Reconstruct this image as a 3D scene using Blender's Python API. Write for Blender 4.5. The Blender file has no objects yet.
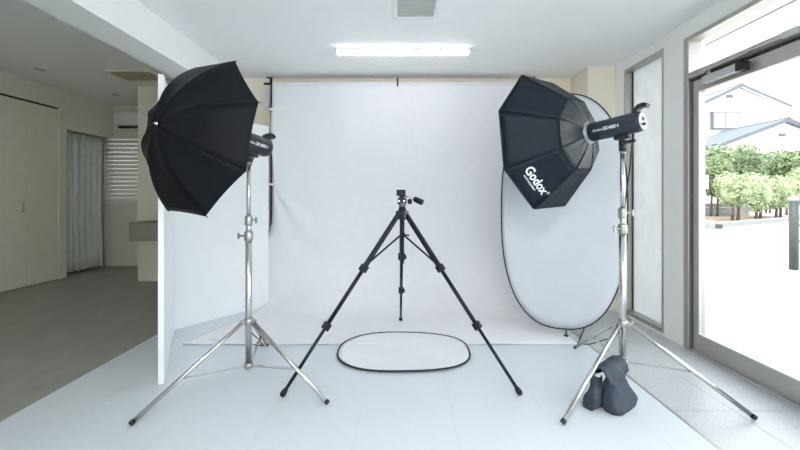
import bpy, math, random
from mathutils import Vector as V, Matrix
random.seed(7)
PI = math.pi
S = bpy.context.scene
COL = S.collection

# ------------------------------------------------------------------ camera, world, sun, exposure
cam_d = bpy.data.cameras.new('camera')
cam = bpy.data.objects.new('camera', cam_d); COL.objects.link(cam)
CAM = V((0, 0, 1.1))
cam.location = CAM
cam.rotation_euler = (PI / 2, 0, 0)
cam_d.sensor_width = 36.0
cam_d.lens = 36.0 * 350 / 800
cam_d.shift_x = -3 / 800
cam_d.shift_y = -28 / 800
cam_d.clip_start = 0.02
cam_d.clip_end = 400
S.camera = cam

world = bpy.data.worlds.new('sky'); S.world = world
world.use_nodes = True
bg = world.node_tree.nodes['Background']
bg.inputs['Color'].default_value = (0.91, 0.95, 1.0, 1)
bg.inputs['Strength'].default_value = 1.7

sun_d = bpy.data.lights.new('sun', 'SUN')
sun_d.energy = 3.2; sun_d.angle = math.radians(1.0); sun_d.color = (1, .95, .86)
sun = bpy.data.objects.new('sun', sun_d); COL.objects.link(sun)
sun.location = (-6, -5, 14)
sun.rotation_euler = V((0.30, 0.34, -0.89)).to_track_quat('-Z', 'Y').to_euler()

vs = S.view_settings
S.display_settings.display_device = 'sRGB'
vs.view_transform = 'Standard'; vs.look = 'None'; vs.gamma = 1.0; vs.use_curve_mapping = False
vs.exposure = 1.22
S.cycles.max_bounces = 12
S.cycles.diffuse_bounces = 8
S.cycles.transparent_max_bounces = 16
S.cycles.caustics_reflective = False
S.cycles.caustics_refractive = False
S.cycles.use_denoising = True
S.cycles.sample_clamp_indirect = 8.0

# ------------------------------------------------------------------ materials
MATS = {}
def mat(name, col, rough=.6, metal=0., spec=.5, var=.04, scale=8., bump=0., bscale=60., trans=0., emit=0., sheen=0.):
    m = bpy.data.materials.new(name); m.use_nodes = True
    nt = m.node_tree; b = nt.nodes['Principled BSDF']
    tc = nt.nodes.new('ShaderNodeTexCoord')
    nz = nt.nodes.new('ShaderNodeTexNoise'); nz.inputs['Scale'].default_value = scale; nz.inputs['Detail'].default_value = 4
    nt.links.new(tc.outputs['Object'], nz.inputs['Vector'])
    rp = nt.nodes.new('ShaderNodeValToRGB')
    rp.color_ramp.elements[0].position = .3; rp.color_ramp.elements[1].position = .7
    rp.color_ramp.elements[0].color = (*[max(0, c * (1 - var)) for c in col], 1)
    rp.color_ramp.elements[1].color = (*[min(1, c * (1 + var)) for c in col], 1)
    nt.links.new(nz.outputs['Fac'], rp.inputs['Fac'])
    nt.links.new(rp.outputs['Color'], b.inputs['Base Color'])
    b.inputs['Roughness'].default_value = rough
    b.inputs['Metallic'].default_value = metal
    b.inputs['Specular IOR Level'].default_value = spec
    if sheen:
        b.inputs['Sheen Weight'].default_value = sheen
    if bump:
        n2 = nt.nodes.new('ShaderNodeTexNoise'); n2.inputs['Scale'].default_value = bscale; n2.inputs['Detail'].default_value = 3
        nt.links.new(tc.outputs['Object'], n2.inputs['Vector'])
        bp = nt.nodes.new('ShaderNodeBump'); bp.inputs['Strength'].default_value = bump; bp.inputs['Distance'].default_value = .01
        nt.links.new(n2.outputs['Fac'], bp.inputs['Height']); nt.links.new(bp.outputs['Normal'], b.inputs['Normal'])
    if emit:
        b.inputs['Emission Color'].default_value = (*col, 1); b.inputs['Emission Strength'].default_value = emit
    if trans:
        tr = nt.nodes.new('ShaderNodeBsdfTranslucent'); nt.links.new(rp.outputs['Color'], tr.inputs['Color'])
        mx = nt.nodes.new('ShaderNodeMixShader'); mx.inputs['Fac'].default_value = trans
        out = nt.nodes['Material Output']
        nt.links.new(b.outputs[0], mx.inputs[1]); nt.links.new(tr.outputs[0], mx.inputs[2]); nt.links.new(mx.outputs[0], out.inputs['Surface'])
    MATS[name] = m
    return m

def glass_mat(name, tint):
    m = bpy.data.materials.new(name); m.use_nodes = True
    nt = m.node_tree; nt.nodes.remove(nt.nodes['Principled BSDF'])
    out = nt.nodes['Material Output']
    t = nt.nodes.new('ShaderNodeBsdfTransparent'); t.inputs['Color'].default_value = (*tint, 1)
    g = nt.nodes.new('ShaderNodeBsdfGlossy'); g.inputs['Roughness'].default_value = .02
    lw_ = nt.nodes.new('ShaderNodeLayerWeight'); lw_.inputs['Blend'].default_value = .5
    pw = nt.nodes.new('ShaderNodeMath'); pw.operation = 'POWER'; pw.inputs[1].default_value = 5
    ml = nt.nodes.new('ShaderNodeMath'); ml.operation = 'MULTIPLY_ADD'; ml.inputs[1].default_value = .5; ml.inputs[2].default_value = .03
    nt.links.new(lw_.outputs['Facing'], pw.inputs[0]); nt.links.new(pw.outputs[0], ml.inputs[0])
    mx = nt.nodes.new('ShaderNodeMixShader')
    nt.links.new(ml.outputs[0], mx.inputs['Fac']); nt.links.new(t.outputs[0], mx.inputs[1]); nt.links.new(g.outputs[0], mx.inputs[2])
    nt.links.new(mx.outputs[0], out.inputs['Surface'])
    MATS[name] = m
    return m

mat('wall_white', (.89, .89, .87), .75, var=.01, bump=.05, bscale=180)
mat('wall_cream', (.89, .825, .69), .8, var=.015, bump=.05, bscale=180)
mat('wall_side_room', (.80, .77, .68), .8, var=.015, bump=.05, bscale=180)
mat('ceiling_white', (.89, .90, .90), .85, var=.01, bump=.04, bscale=150)
mat('floor_white', (.68, .73, .77), .38, var=.012, scale=3, spec=.35)
mat('joint_white', (.64, .68, .71), .7, var=.02)
mat('floor_grey', (.33, .325, .295), .42, var=.10, scale=5, spec=.4)
mat('stone_tile', (.53, .55, .57), .30, var=.10, scale=70, spec=.5)
mat('joint_grey', (.36, .37, .37), .8)
mat('aluminium', (.50, .485, .45), .38, metal=.75, var=.03)
mat('aluminium_dark', (.10, .095, .085), .5, metal=.5, var=.05)
mat('aluminium_light', (.60, .60, .60), .35, metal=.7, var=.03)
mat('steel', (.62, .61, .59), .22, metal=1.0, var=.03)
mat('steel_brushed', (.45, .44, .42), .38, metal=1.0, var=.06, scale=30)
mat('stainless_counter', (.34, .33, .31), .4, metal=.9, var=.05, scale=20)
mat('foam_board', (.86, .88, .89), .6, var=.008, bump=.03, bscale=90)
mat('backdrop_cloth', (.80, .80, .825), .9, var=.012, scale=14, bump=.25, bscale=26)
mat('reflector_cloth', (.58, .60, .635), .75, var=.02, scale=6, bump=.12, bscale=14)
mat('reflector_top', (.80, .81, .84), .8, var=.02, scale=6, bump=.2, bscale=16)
mat('black_rim', (.012, .013, .018), .55)
mat('umbrella_black', (.0055, .0065, .0095), .55, var=.10, scale=20, spec=.16, bump=.05, bscale=40)
mat('umbrella_silver', (.75, .75, .76), .4, metal=.6)
mat('nylon_navy', (.010, .0165, .026), .50, var=.12, scale=16, spec=.2, bump=.10, bscale=22)
mat('nylon_grey', (.030, .036, .042), .36, var=.12, scale=14, spec=.6, bump=.22, bscale=16)
mat('piping_black', (.007, .009, .013), .6)
mat('diffuser_white', (.85, .85, .86), .9, trans=.4)
mat('strobe_body', (.020, .026, .040), .36, var=.06, spec=.5)
mat('plastic_black', (.013, .015, .018), .45)
mat('ring_grey', (.30, .31, .33), .35, metal=.6)
mat('plastic_grey', (.45, .46, .48), .45)
mat('panel_light', (.60, .61, .63), .45)
mat('print_white', (.88, .89, .90), .6, var=.005)
mat('tripod_black', (.008, .011, .017), .42, spec=.3, var=.08)
mat('tripod_grey', (.16, .17, .19), .4)
mat('sandbag_cloth', (.040, .050, .072), .62, var=.2, scale=18, spec=.45, bump=.5, bscale=24)
mat('lamp_tube', (1, .99, .97), .5, emit=3.5)
mat('fill_lamp_panel', (1, .99, .97), .5, emit=8.5)  # glow of the unseen lamps added to fill the room
mat('lamp_body', (.85, .86, .87), .5)
mat('vent_grille', (.72, .72, .71), .6)
mat('vent_frame', (.85, .86, .87), .6)
mat('door_leaf', (.80, .765, .66), .55, var=.02)
mat('curtain_cloth', (.80, .83, .80), .9, var=.04, trans=.2)
mat('blind_slat', (.80, .79, .73), .6, trans=.14)
mat('appliance_white', (.80, .81, .82), .45)
mat('slot_dark', (.02, .02, .02), .6)
mat('hatch_brown', (.62, .55, .43), .7)
mat('frosted', (.76, .775, .775), .4, trans=.53)
glass_mat('clear_glass', (.97, .985, .98))
mat('concrete', (.46, .46, .46), .85, var=.05, scale=1.5)
mat('kerb_stone', (.24, .24, .24), .85, var=.12)
mat('soil', (.16, .12, .08), .9, var=.3)
mat('house_wall', (.80, .78, .74), .85, var=.02)
mat('roof_tile', (.085, .105, .145), .5, var=.2, scale=5)
mat('soffit_blue', (.26, .30, .36), .6, var=.25, scale=4)
mat('fascia', (.11, .12, .145), .6)
mat('house_glass', (.66, .69, .72), .25)
mat('leaf_light', (.42, .50, .29), .55, var=.45, scale=3, trans=.3)
mat('leaf_dark', (.19, .25, .125), .55, var=.45, scale=2, trans=.3)
mat('bark', (.14, .10, .07), .9, var=.3)
mat('post_grey', (.055, .06, .062), .5, spec=.2)
mat('soffit_white', (.85, .86, .87), .7)

# ------------------------------------------------------------------ mesh helpers
def ortho(n):
    n = V(n).normalized()
    a = V((0, 0, 1)) if abs(n.z) < .95 else V((1, 0, 0))
    u = a.cross(n).normalized()
    return n, u, n.cross(u)

class MB:
    def __init__(s): s.v = []; s.f = []; s.sm = []; s.mi = []
    def add(s, vs_, fs, smooth=False, mi=0):
        o = len(s.v); s.v += [V(p) for p in vs_]
        for f in fs: s.f.append([i + o for i in f]); s.sm.append(smooth); s.mi.append(mi)
        return s
    def box(s, x0, x1, y0, y1, z0, z1):
        p = [(x, y, z) for z in (z0, z1) for y in (y0, y1) for x in (x0, x1)]
        return s.add(p, [(0, 2, 3, 1), (4, 5, 7, 6), (0, 1, 5, 4), (2, 6, 7, 3), (0, 4, 6, 2), (1, 3, 7, 5)])
    def obox(s, c, u, v, w, hu, hv, hw):
        c = V(c); u = V(u).normalized() * hu; v = V(v).normalized() * hv; w = V(w).normalized() * hw
        p = [c + u * a + v * b + w * d for d in (-1, 1) for b in (-1, 1) for a in (-1, 1)]
        return s.add(p, [(0, 2, 3, 1), (4, 5, 7, 6), (0, 1, 5, 4), (2, 6, 7, 3), (0, 4, 6, 2), (1, 3, 7, 5)])
    def lathe(s, o, axis, prof, n=20, smooth=True):
        o = V(o); a, u, w = ortho(axis); vs_ = []; fs = []
        for (h, r) in prof:
            for k in range(n):
                t = 2 * PI * k / n; vs_.append(o + a * h + u * (r * math.cos(t)) + w * (r * math.sin(t)))
        for i in range(len(prof) - 1):
            for k in range(n):
                k2 = (k + 1) % n; fs.append((i * n + k, i * n + k2, (i + 1) * n + k2, (i + 1) * n + k))
        s.add(vs_, fs, smooth)
        base = len(s.v) - len(vs_)
        s.f.append([base + k for k in range(n)][::-1]); s.sm.append(False); s.mi.append(0)
        s.f.append([base + (len(prof) - 1) * n + k for k in range(n)]); s.sm.append(False); s.mi.append(0)
        return s
    def tube(s, p0, p1, r0, r1=None, n=12):
        p0 = V(p0); p1 = V(p1); d = p1 - p0
        return s.lathe(p0, d, [(0, r0), (d.length, r0 if r1 is None else r1)], n)
    def path(s, pts, r, n=8, closed=False):
        pts = [V(p) for p in pts]; m = len(pts); vs_ = []; fs = []
        prev = None
        for i in range(m):
            if closed: t = pts[(i + 1) % m] - pts[i - 1]
            else: t = pts[min(i + 1, m - 1)] - pts[max(i - 1, 0)]
            t.normalize()
            if prev is None: _, u, w = ortho(t)
            else:
                u = (prev - t * prev.dot(t)).normalized(); w = t.cross(u)
            prev = u
            rr = r[i] if isinstance(r, (list, tuple)) else r
            for k in range(n):
                a = 2 * PI * k / n; vs_.append(pts[i] + u * (rr * math.cos(a)) + w * (rr * math.sin(a)))
        for i in range(m if closed else m - 1):
            j = (i + 1) % m
            for k in range(n):
                k2 = (k + 1) % n; fs.append((i * n + k, i * n + k2, j * n + k2, j * n + k))
        if not closed:
            fs.append(tuple(range(n))[::-1]); fs.append(tuple((m - 1) * n + k for k in range(n)))
        return s.add(vs_, fs, True)
    def grid(s, fn, nu, nv, smooth=True):
        vs_ = [fn(i / nu, j / nv) for j in range(nv + 1) for i in range(nu + 1)]
        fs = [(j * (nu + 1) + i, j * (nu + 1) + i + 1, (j + 1) * (nu + 1) + i + 1, (j + 1) * (nu + 1) + i) for j in range(nv) for i in range(nu)]
        return s.add(vs_, fs, smooth)
    def prism(s, poly, d):
        poly = [V(p) for p in poly]; d = V(d); n = len(poly)
        fs = [tuple(range(n))[::-1], tuple(n + k for k in range(n))] + [(k, (k + 1) % n, n + (k + 1) % n, n + k) for k in range(n)]
        return s.add(poly + [p + d for p in poly], fs)
    def build(s, name, m, parent=None, bevel=0, solid=0, mat2=None, sub=0, offset=0.):
        base = BASE.get(parent.name, V((0, 0, 0))) if parent else V((0, 0, 0))
        me = bpy.data.meshes.new(name)
        me.from_pydata([p - base for p in s.v], [], s.f); 
        me.materials.append(MATS[m])
        if mat2: me.materials.append(MATS[mat2])
        me.polygons.foreach_set('use_smooth', s.sm)
        me.polygons.foreach_set('material_index', s.mi)
        me.update()
        o = bpy.data.objects.new(name, me); COL.objects.link(o)
        if parent:
            o.parent = parent
        BASE[o.name] = base
        if solid:
            md = o.modifiers.new('thick', 'SOLIDIFY'); md.thickness = solid; md.offset = offset
            if mat2: md.material_offset = 1
        if bevel:
            md = o.modifiers.new('bevel', 'BEVEL'); md.width = bevel; md.segments = 2; md.limit_method = 'ANGLE'
        if sub:
            md = o.modifiers.new('sub', 'SUBSURF'); md.levels = sub; md.render_levels = sub
        return o
BASE = {}

def tag(o, label=None, cat=None, group=None, kind=None):
    if label: o['label'] = label
    if cat: o['category'] = cat
    if group: o['group'] = group
    if kind: o['kind'] = kind
    return o
def thing(name, loc, label, cat, group=None, kind=None):
    e = bpy.data.objects.new(name, None); COL.objects.link(e)
    e.location = loc; e.empty_display_size = .1
    BASE[e.name] = V(loc)
    return tag(e, label, cat, group, kind)
def bx(name, m, dims, parent=None, bevel=0):
    return MB().box(*dims).build(name, m, parent, bevel)

def wall(name, m, along, c0, c1, u0, u1, z0, z1, holes=()):
    """one connected wall slab with openings; along 'x' or 'y'; c0..c1 thickness range"""
    us = sorted({u0, u1, *[h[0] for h in holes], *[h[1] for h in holes]})
    zs = sorted({z0, z1, *[h[2] for h in holes], *[h[3] for h in holes]})
    us = [u for u in us if u0 <= u <= u1]; zs = [z for z in zs if z0 <= z <= z1]
    def full(i, j):
        if i < 0 or j < 0 or i >= len(us) - 1 or j >= len(zs) - 1: return False
        a = (us[i] + us[i + 1]) / 2; b = (zs[j] + zs[j + 1]) / 2
        return not any(h[0] < a < h[1] and h[2] < b < h[3] for h in holes)
    b = MB(); nu = len(us); nz = len(zs)
    def P(i, j, k):
        c = (c0, c1)[k]
        return (us[i], c, zs[j]) if along == 'x' else (c, us[i], zs[j])
    b.v = [V(P(i, j, k)) for k in (0, 1) for j in range(nz) for i in range(nu)]
    I = lambda i, j, k: k * nu * nz + j * nu + i
    for i in range(nu - 1):
        for j in range(nz - 1):
            if not full(i, j): continue
            fs = [(I(i, j, 0), I(i + 1, j, 0), I(i + 1, j + 1, 0), I(i, j + 1, 0)), (I(i, j, 1), I(i, j + 1, 1), I(i + 1, j + 1, 1), I(i + 1, j, 1))]
            if not full(i - 1, j): fs.append((I(i, j, 0), I(i, j + 1, 0), I(i, j + 1, 1), I(i, j, 1)))
            if not full(i + 1, j): fs.append((I(i + 1, j, 0), I(i + 1, j, 1), I(i + 1, j + 1, 1), I(i + 1, j + 1, 0)))
            if not full(i, j - 1): fs.append((I(i, j, 0), I(i, j, 1), I(i + 1, j, 1), I(i + 1, j, 0)))
            if not full(i, j + 1): fs.append((I(i, j + 1, 0), I(i + 1, j + 1, 0), I(i + 1, j + 1, 1), I(i, j + 1, 1)))
            for f in fs: b.f.append(list(f)); b.sm.append(False); b.mi.append(0)
    used = sorted({i for f in b.f for i in f}); mp = {a: k for k, a in enumerate(used)}
    b.v = [b.v[i] for i in used]; b.f = [[mp[i] for i in f] for f in b.f]
    o = b.build(name, m)
    import bmesh
    bm = bmesh.new(); bm.from_mesh(o.data); bmesh.ops.recalc_face_normals(bm, faces=bm.faces); bm.to_mesh(o.data); bm.free()
    return o
def struct(o, label, cat):
    return tag(o, label, cat, kind='structure')

def text_pts(body, size, offset=0.0, shear=0.0):
    """flat lettering as (verts, faces) in its own plane, centred on the origin"""
    c = bpy.data.curves.new('lettering', 'FONT'); c.body = body; c.size = size; c.offset = offset; c.shear = shear
    c.align_x = 'CENTER'; c.align_y = 'CENTER'; c.resolution_u = 3
    o = bpy.data.objects.new('lettering', c); COL.objects.link(o)
    dg = bpy.context.evaluated_depsgraph_get(); e = o.evaluated_get(dg); me = e.to_mesh()
    vs_ = [tuple(v.co) for v in me.vertices]; fs = [tuple(p.vertices) for p in me.polygons]
    e.to_mesh_clear(); bpy.data.objects.remove(o); bpy.data.curves.remove(c)
    return vs_, fs

# ------------------------------------------------------------------ room shell
XW = 2.06; XB0, XB1 = -1.97, -1.72; ZC = 2.37; ZL = 2.55; YB = 3.75; YF = -2.6
fl = struct(bx('floor', 'joint_white', (XB0, XW + .15, YF, YB, -.08, -.0025)), 'bright white studio floor laid in wide sheets', 'floor')
fl2 = struct(bx('floor.001', 'floor_grey', (-5.2, XB0, YF, 5.75, -.08, 0)), 'smooth dark grey floor of the dim side room', 'floor')
# white floor sheets (0.46 m)
PX = .465
xs = [.25 + PX * k for k in range(-5, 3)]; xs = [XB0] + [x for x in xs if x > XB0 + .03] + [1.375]
ys = [-1.0, YB]
g = .0004
for i in range(len(xs) - 1):
    for j in range(len(ys) - 1):
        y1 = min(ys[j + 1], YB)
        bx('floor_sheet', 'floor_white', (xs[i] + g, xs[i + 1] - g, ys[j] + g, y1 - g, -.0025, 0), fl)
# edge strip and grey stone tiles by the glazing
bx('edge_strip', 'aluminium', (1.376, 1.388, YF, YB, -.0025, .0015), fl)
tile_me = None
for i, (x0, x1) in enumerate(((1.389, 1.70), (1.70, 2.06))):
    for j in range(-1, 6):
        y0 = .6 * j + (0 if i == 0 else 0.0)
        bx('stone_tile', 'stone_tile', (x0 + .0015, x1 - .0015, y0 + .0015, y0 + .5985, -.0025, .0005), fl)

st = struct(bx('ceiling', 'ceiling_white', (XB1, XW + .15, YF, YB, ZC, ZC + .35)), 'flat white studio ceiling with strip lamp and vent', 'ceiling')
struct(bx('ceiling.001', 'ceiling_white', (-5.3, XB0, YF, 5.75, ZL, ZL + .17)), 'plain ceiling of the dim side room', 'ceiling')
struct(bx('ceiling_beam', 'ceiling_white', (XB0, XB1, YF, YB, 2.12, ZL + .17)), 'white beam running along the ceiling above the floor change', 'beam')
DY0, DY1 = .1, 2.565      # glazed entrance
WY0, WY1 = 2.765, 3.26    # narrow window
struct(wall('wall_right', 'wall_white', 'y', XW, XW + .15, YF, YB, -.08, ZC,
     [(DY0, DY1, 0, 2.255), (WY0, WY1, .02, 2.28), (-2.2, -.3, .3, 2.255)]), 'white wall with glazed door and tall narrow window', 'wall')
struct(bx('wall_back', 'wall_cream', (XB0, XW + .15, YB, 5.75, -.08, ZL + .17)), 'cream back wall behind the hanging backdrop', 'wall')
struct(bx('wall_back_pillar', 'wall_cream', (1.795, XW, 3.40, YB, 0, ZC)), 'cream pillar in the corner beside the narrow window', 'pillar')
struct(wall('wall_front', 'wall_white', 'x', YF - .15, YF, -5.3, XW + .15, -.08, ZL + .17, [(-.45, 1.9, .05, 2.3)]), 'white wall behind the camera with wide opening', 'wall')
struct(wall('wall_left', 'wall_side_room', 'y', -4.74, -4.62, YF, 5.58, 0, ZL, [(4.81, 5.58, 0, 2.03)]), 'cream wall with folding closet doors in side room', 'wall')
al = MB(); al.box(-5.3, -5.14, 4.6, 5.75, 0, ZL)
struct(al.build('wall_left_alcove', 'wall_side_room'), 'recess wall behind the pale curtain', 'wall')
struct(bx('wall_left_return', 'wall_side_room', (-5.14, -4.74, 4.68, 4.79, 0, ZL)), 'short return wall of the curtained recess', 'wall')
struct(wall('wall_back_side_room', 'wall_side_room', 'x', 5.58, 5.75, -5.14, -3.0, 0, ZL, [(-4.76, -3.8, 1.0, 2.06)]), 'end wall of the dim side room with blind window', 'wall')
struct(bx('wall_side_pillar', 'wall_side_room', (-3.47, XB0, 4.58, 5.58, 0, ZL)), 'pale square pillar in the side room behind the steel counter', 'pillar')

# ------------------------------------------------------------------ glazed door, transom, narrow window
d1 = thing('door_1', (2.1, 2.0, 0), 'glazed entrance door in bronze aluminium frame with transom', 'door', kind='structure')
def fr(name, dims, m='aluminium', parent=d1): return bx(name, m, dims, parent, .003)
fx0, fx1 = 2.055, 2.15
fr('frame_jamb', (fx0, fx1, DY1 - .045, DY1, 0, 2.255)); fr('frame_jamb', (fx0, fx1, DY0, DY0 + .045, 0, 2.255))
fr('frame_head', (fx0, fx1, DY0 + .045, DY1 - .045, 2.225, 2.255)); fr('transom_bar', (fx0 - .005, fx1, DY0 + .045, DY1 - .045, 1.945, 1.99))
fr('threshold', (fx0, fx1, DY0 + .045, DY1 - .045, .0, .012), 'aluminium_light')
bx('frame_gap', 'aluminium_dark', (2.085, 2.14, DY1 - .06, DY1 - .045, .012, 1.945), d1)
bx('frame_gap', 'aluminium_dark', (2.085, 2.14, DY0 + .045, DY1 - .06, 1.93, 1.945), d1)
bx('transom_pane', 'clear_glass', (2.098, 2.104, DY0 + .045, DY1 - .045, 1.99, 2.225), d1)
YM = 1.52
fr('mullion', (fx0, fx1, YM - .03, YM + .03, .012, 1.93))
# leaf
leaf = bx('door_leaf', 'aluminium', (2.075, 2.125, DY1 - .105, DY1 - .062, .012, 1.925), d1, .003)
bx('leaf_stile', 'aluminium', (2.075, 2.125, YM + .032, YM + .085, .012, 1.925), leaf, .003)
bx('bottom_rail', 'aluminium', (2.075, 2.125, YM + .085, DY1 - .105, .012, .13), leaf, .003)
bx('top_rail', 'aluminium', (2.075, 2.125, YM + .085, DY1 - .105, 1.84, 1.925), leaf, .003)
bx('glazing_bead', 'aluminium_light', (2.07, 2.09, YM + .085, DY1 - .105, .13, .142), leaf)
bx('glazing_bead', 'aluminium_light', (2.07, 2.09, DY1 - .117, DY1 - .105, .142, 1.84), leaf)
bx('door_pane', 'clear_glass', (2.097, 2.103, YM + .085, DY1 - .105, .13, 1.84), leaf)
bx('bottom_rail', 'aluminium', (2.075, 2.125, DY0 + .045, YM - .03, .012, .13), d1, .003)
bx('side_pane', 'clear_glass', (2.097, 2.103, DY0 + .045, YM - .03, .13, 1.93), d1)
# door closer
dc = thing('door_closer', (2.05, 2.25, 1.87), 'grey door closer with folding arm at the top of the glass door', 'door closer')
bx('closer_body', 'aluminium_light', (2.02, 2.074, 2.13, 2.37, 1.865, 1.915), dc, .006)
bx('end_cap', 'plastic_black', (2.018, 2.074, 2.095, 2.13, 1.862, 1.918), dc, .004)
MB().tube((2.045, 2.34, 1.913), (2.045, 2.34, 1.955), .011).build('pivot', 'aluminium', dc)
MB().obox((2.035, 2.20, 1.95), (.02, -.30, .012), (1, 0, 0), (0, 0, 1), .155, .010, .004).build('arm', 'aluminium', dc)
MB().obox((2.037, 1.95, 1.957), (.02, -.25, 0), (1, 0, 0), (0, 0, 1), .11, .010, .004).build('arm', 'aluminium_light', dc)
bx('arm_bracket', 'aluminium_light', (2.03, 2.052, 1.80, 1.88, 1.945, 1.985), dc, .003)

w1 = thing('window_1', (2.1, 3.0, 0), 'tall narrow frosted window beside the corner pillar', 'window', kind='structure')
jx = 2.145
fr('frame_jamb', (2.058, jx, WY1 - .022, WY1, .02, 2.28), parent=w1); fr('frame_jamb', (2.058, jx, WY0, WY0 + .022, .02, 2.28), parent=w1)
fr('frame_head', (2.058, jx, WY0 + .022, WY1 - .022, 2.255, 2.28), parent=w1); fr('frame_sill', (2.058, jx, WY0 + .022, WY1 - .022, .02, .055), parent=w1)
bx('frame_gap', 'aluminium_dark', (2.118, 2.14, WY1 - .034, WY1 - .022, .055, 2.255), w1)
bx('frosted_pane', 'frosted', (2.126, 2.132, WY0 + .022, WY1 - .034, .055, 2.255), w1)
# front opening glazing (behind the camera)
w3 = thing('window_3', (0, YF, 0), 'wide shop window behind the camera', 'window', kind='structure')
for x in (-.45, .70, 1.85): bx('mullion', 'aluminium', (x, x + .05, YF - .1, YF - .04, .05, 2.3), w3)
for x in (-.40, .75): bx('pane', 'clear_glass', (x, x + 1.10, YF - .075, YF - .069, .05, 2.3), w3)
w4 = thing('window_4', (2.1, -1.2, 0), 'side shop window beside the camera', 'window', kind='structure')
for y in (-2.2, -1.27, -.35): bx('mullion', 'aluminium', (2.08, 2.14, y, y + .05, .3, 2.255), w4)
for y in (-2.15, -1.22): bx('pane', 'clear_glass', (2.1, 2.106, y, y + .87, .3, 2.255), w4)

# ------------------------------------------------------------------ ceiling lamp, added fill lamps and vent
for (ly, hw, lb) in ((3.01, .028, 'long lit white strip lamp on the studio ceiling'), (-.2, .15, 'wide fill lamp added above the camera, out of frame'), (-1.6, .15, 'wide fill lamp added at the shop window end, out of frame')):  # the wide ones are unseen extras, added to brighten the studio
    lp = thing('ceiling_lamp', (0, ly, ZC), lb, 'lamp', 'ceiling lamps')
    bx('lamp_base', 'lamp_body', (-.575, .575, ly - hw - .004, ly + hw + .004, ZC - .016, ZC), lp, .003)
    MB().box(-.565, .565, ly - hw, ly + hw, ZC - .044, ZC - .016).build('diffuser', 'lamp_tube' if hw < .1 else 'fill_lamp_panel', lp, bevel=.008)
    for s in (-1, 1): bx('end_cap', 'lamp_body', (s * .565 - .004 + .003 * s, s * .565 + .004 + .003 * s, ly - hw, ly + hw, ZC - .044, ZC - .016), lp)
ve = thing('ceiling_vent', (.09, 2.33, ZC), 'square white ceiling vent with grey grille', 'vent')
vx, vy = .087, 2.325
vf = MB()
for d in ((vx - .155, vx + .155, vy + .125, vy + .155), (vx - .155, vx + .155, vy - .155, vy - .125), (vx - .155, vx - .125, vy - .125, vy + .125), (vx + .125, vx + .155, vy - .125, vy + .125)):
    bx('vent_frame', 'vent_frame', (*d, ZC - .016, ZC), ve, .003)
bx('backing', 'vent_grille', (vx - .125, vx + .125, vy - .125, vy + .125, ZC - .003, ZC), ve)
for k in range(11):
    y = vy - .115 + k * .023
    MB().obox((vx, y, ZC - .009), (1, 0, 0), (0, .8, .6), (0, -.6, .8), .124, .0065, .0012).build('slat', 'vent_grille', ve)

# ------------------------------------------------------------------ side room
cl = thing('closet', (-4.61, 4.1, 0), 'cream folding closet doors on the side room wall', 'closet')
for k in range(3):
    y1 = 4.66 - .39 * k
    p = bx('closet_door', 'door_leaf', (-4.619, -4.595, y1 - .386, y1, .012, 2.265), cl, .003)
    if k == 1:
        MB().path([(-4.595, y1 - .05, 1.03), (-4.575, y1 - .05, 1.03), (-4.575, y1 - .05, .92), (-4.595, y1 - .05, .92)], .007, 6).build('handle', 'steel_brushed', p)
bx('top_track', 'slot_dark', (-4.619, -4.60, 3.49, 4.66, 2.266, 2.29), cl)
bx('side_trim', 'wall_side_room', (-4.619, -4.585, 4.665, 4.71, 0, 2.30), cl, .003)
# curtain
def cur(u, v):
    y = 4.818 + .595 * u; z = .04 + 1.97 * v
    a = .032 * math.sin(u * 2 * PI * 6.3 + .7 * math.sin(3 * v)) + .012 * math.sin(u * 2 * PI * 13 + 1)
    return V((-4.685 + a * (1.1 - .35 * v), y + .006 * math.sin(9 * u + 4 * v), z))
cu = thing('curtain', (-4.88, 5.15, 0), 'pale grey-green curtain hanging in the recess beside the blind window', 'curtain')
MB().grid(cur, 90, 12).build('cloth', 'curtain_cloth', cu, solid=.003)
MB().tube((-4.685, 4.815, 2.018), (-4.685, 5.50, 2.018), .01).build('curtain_rail', 'steel_brushed', cu)
# window with venetian blind
w2 = thing('window_2', (-4.3, 5.6, 0), 'small window behind a cream slatted blind', 'window', kind='structure')
for d in ((-4.76, -4.735, 1.0, 2.06), (-3.825, -3.8, 1.0, 2.06)): bx('frame', 'aluminium_light', (d[0], d[1], 5.60, 5.66, d[2], d[3]), w2)
for d in ((1.0, 1.025), (2.035, 2.06)): bx('frame', 'aluminium_light', (-4.735, -3.825, 5.60, 5.66, *d), w2)
bx('pane', 'frosted', (-4.735, -3.825, 5.625, 5.631, 1.025, 2.035), w2)
bx('window_sill', 'appliance_white', (-4.76, -3.8, 5.545, 5.60, .985, 1.005), w2, .003)
bl = thing('venetian_blind', (-4.3, 5.56, 1.0), 'cream slatted blind lowered over the side room window', 'blind')
bx('head_rail', 'blind_slat', (-4.75, -3.81, 5.54, 5.575, 2.02, 2.06), bl, .003)
for k in range(15):
    z = 1.055 + k * .066
    MB().obox((-4.28, 5.562, z), (1, 0, 0), (0, .38, .925), (0, -.925, .38), .465, .033, .0015).build('slat', 'blind_slat', bl)
bx('bottom_rail', 'appliance_white', (-4.75, -3.81, 5.552, 5.575, 1.008, 1.022), bl)
for x in (-4.6, -4.0): MB().tube((x, 5.535, 1.01), (x, 5.535, 2.03), .002, n=5).build('cord', 'appliance_white', bl)
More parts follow.
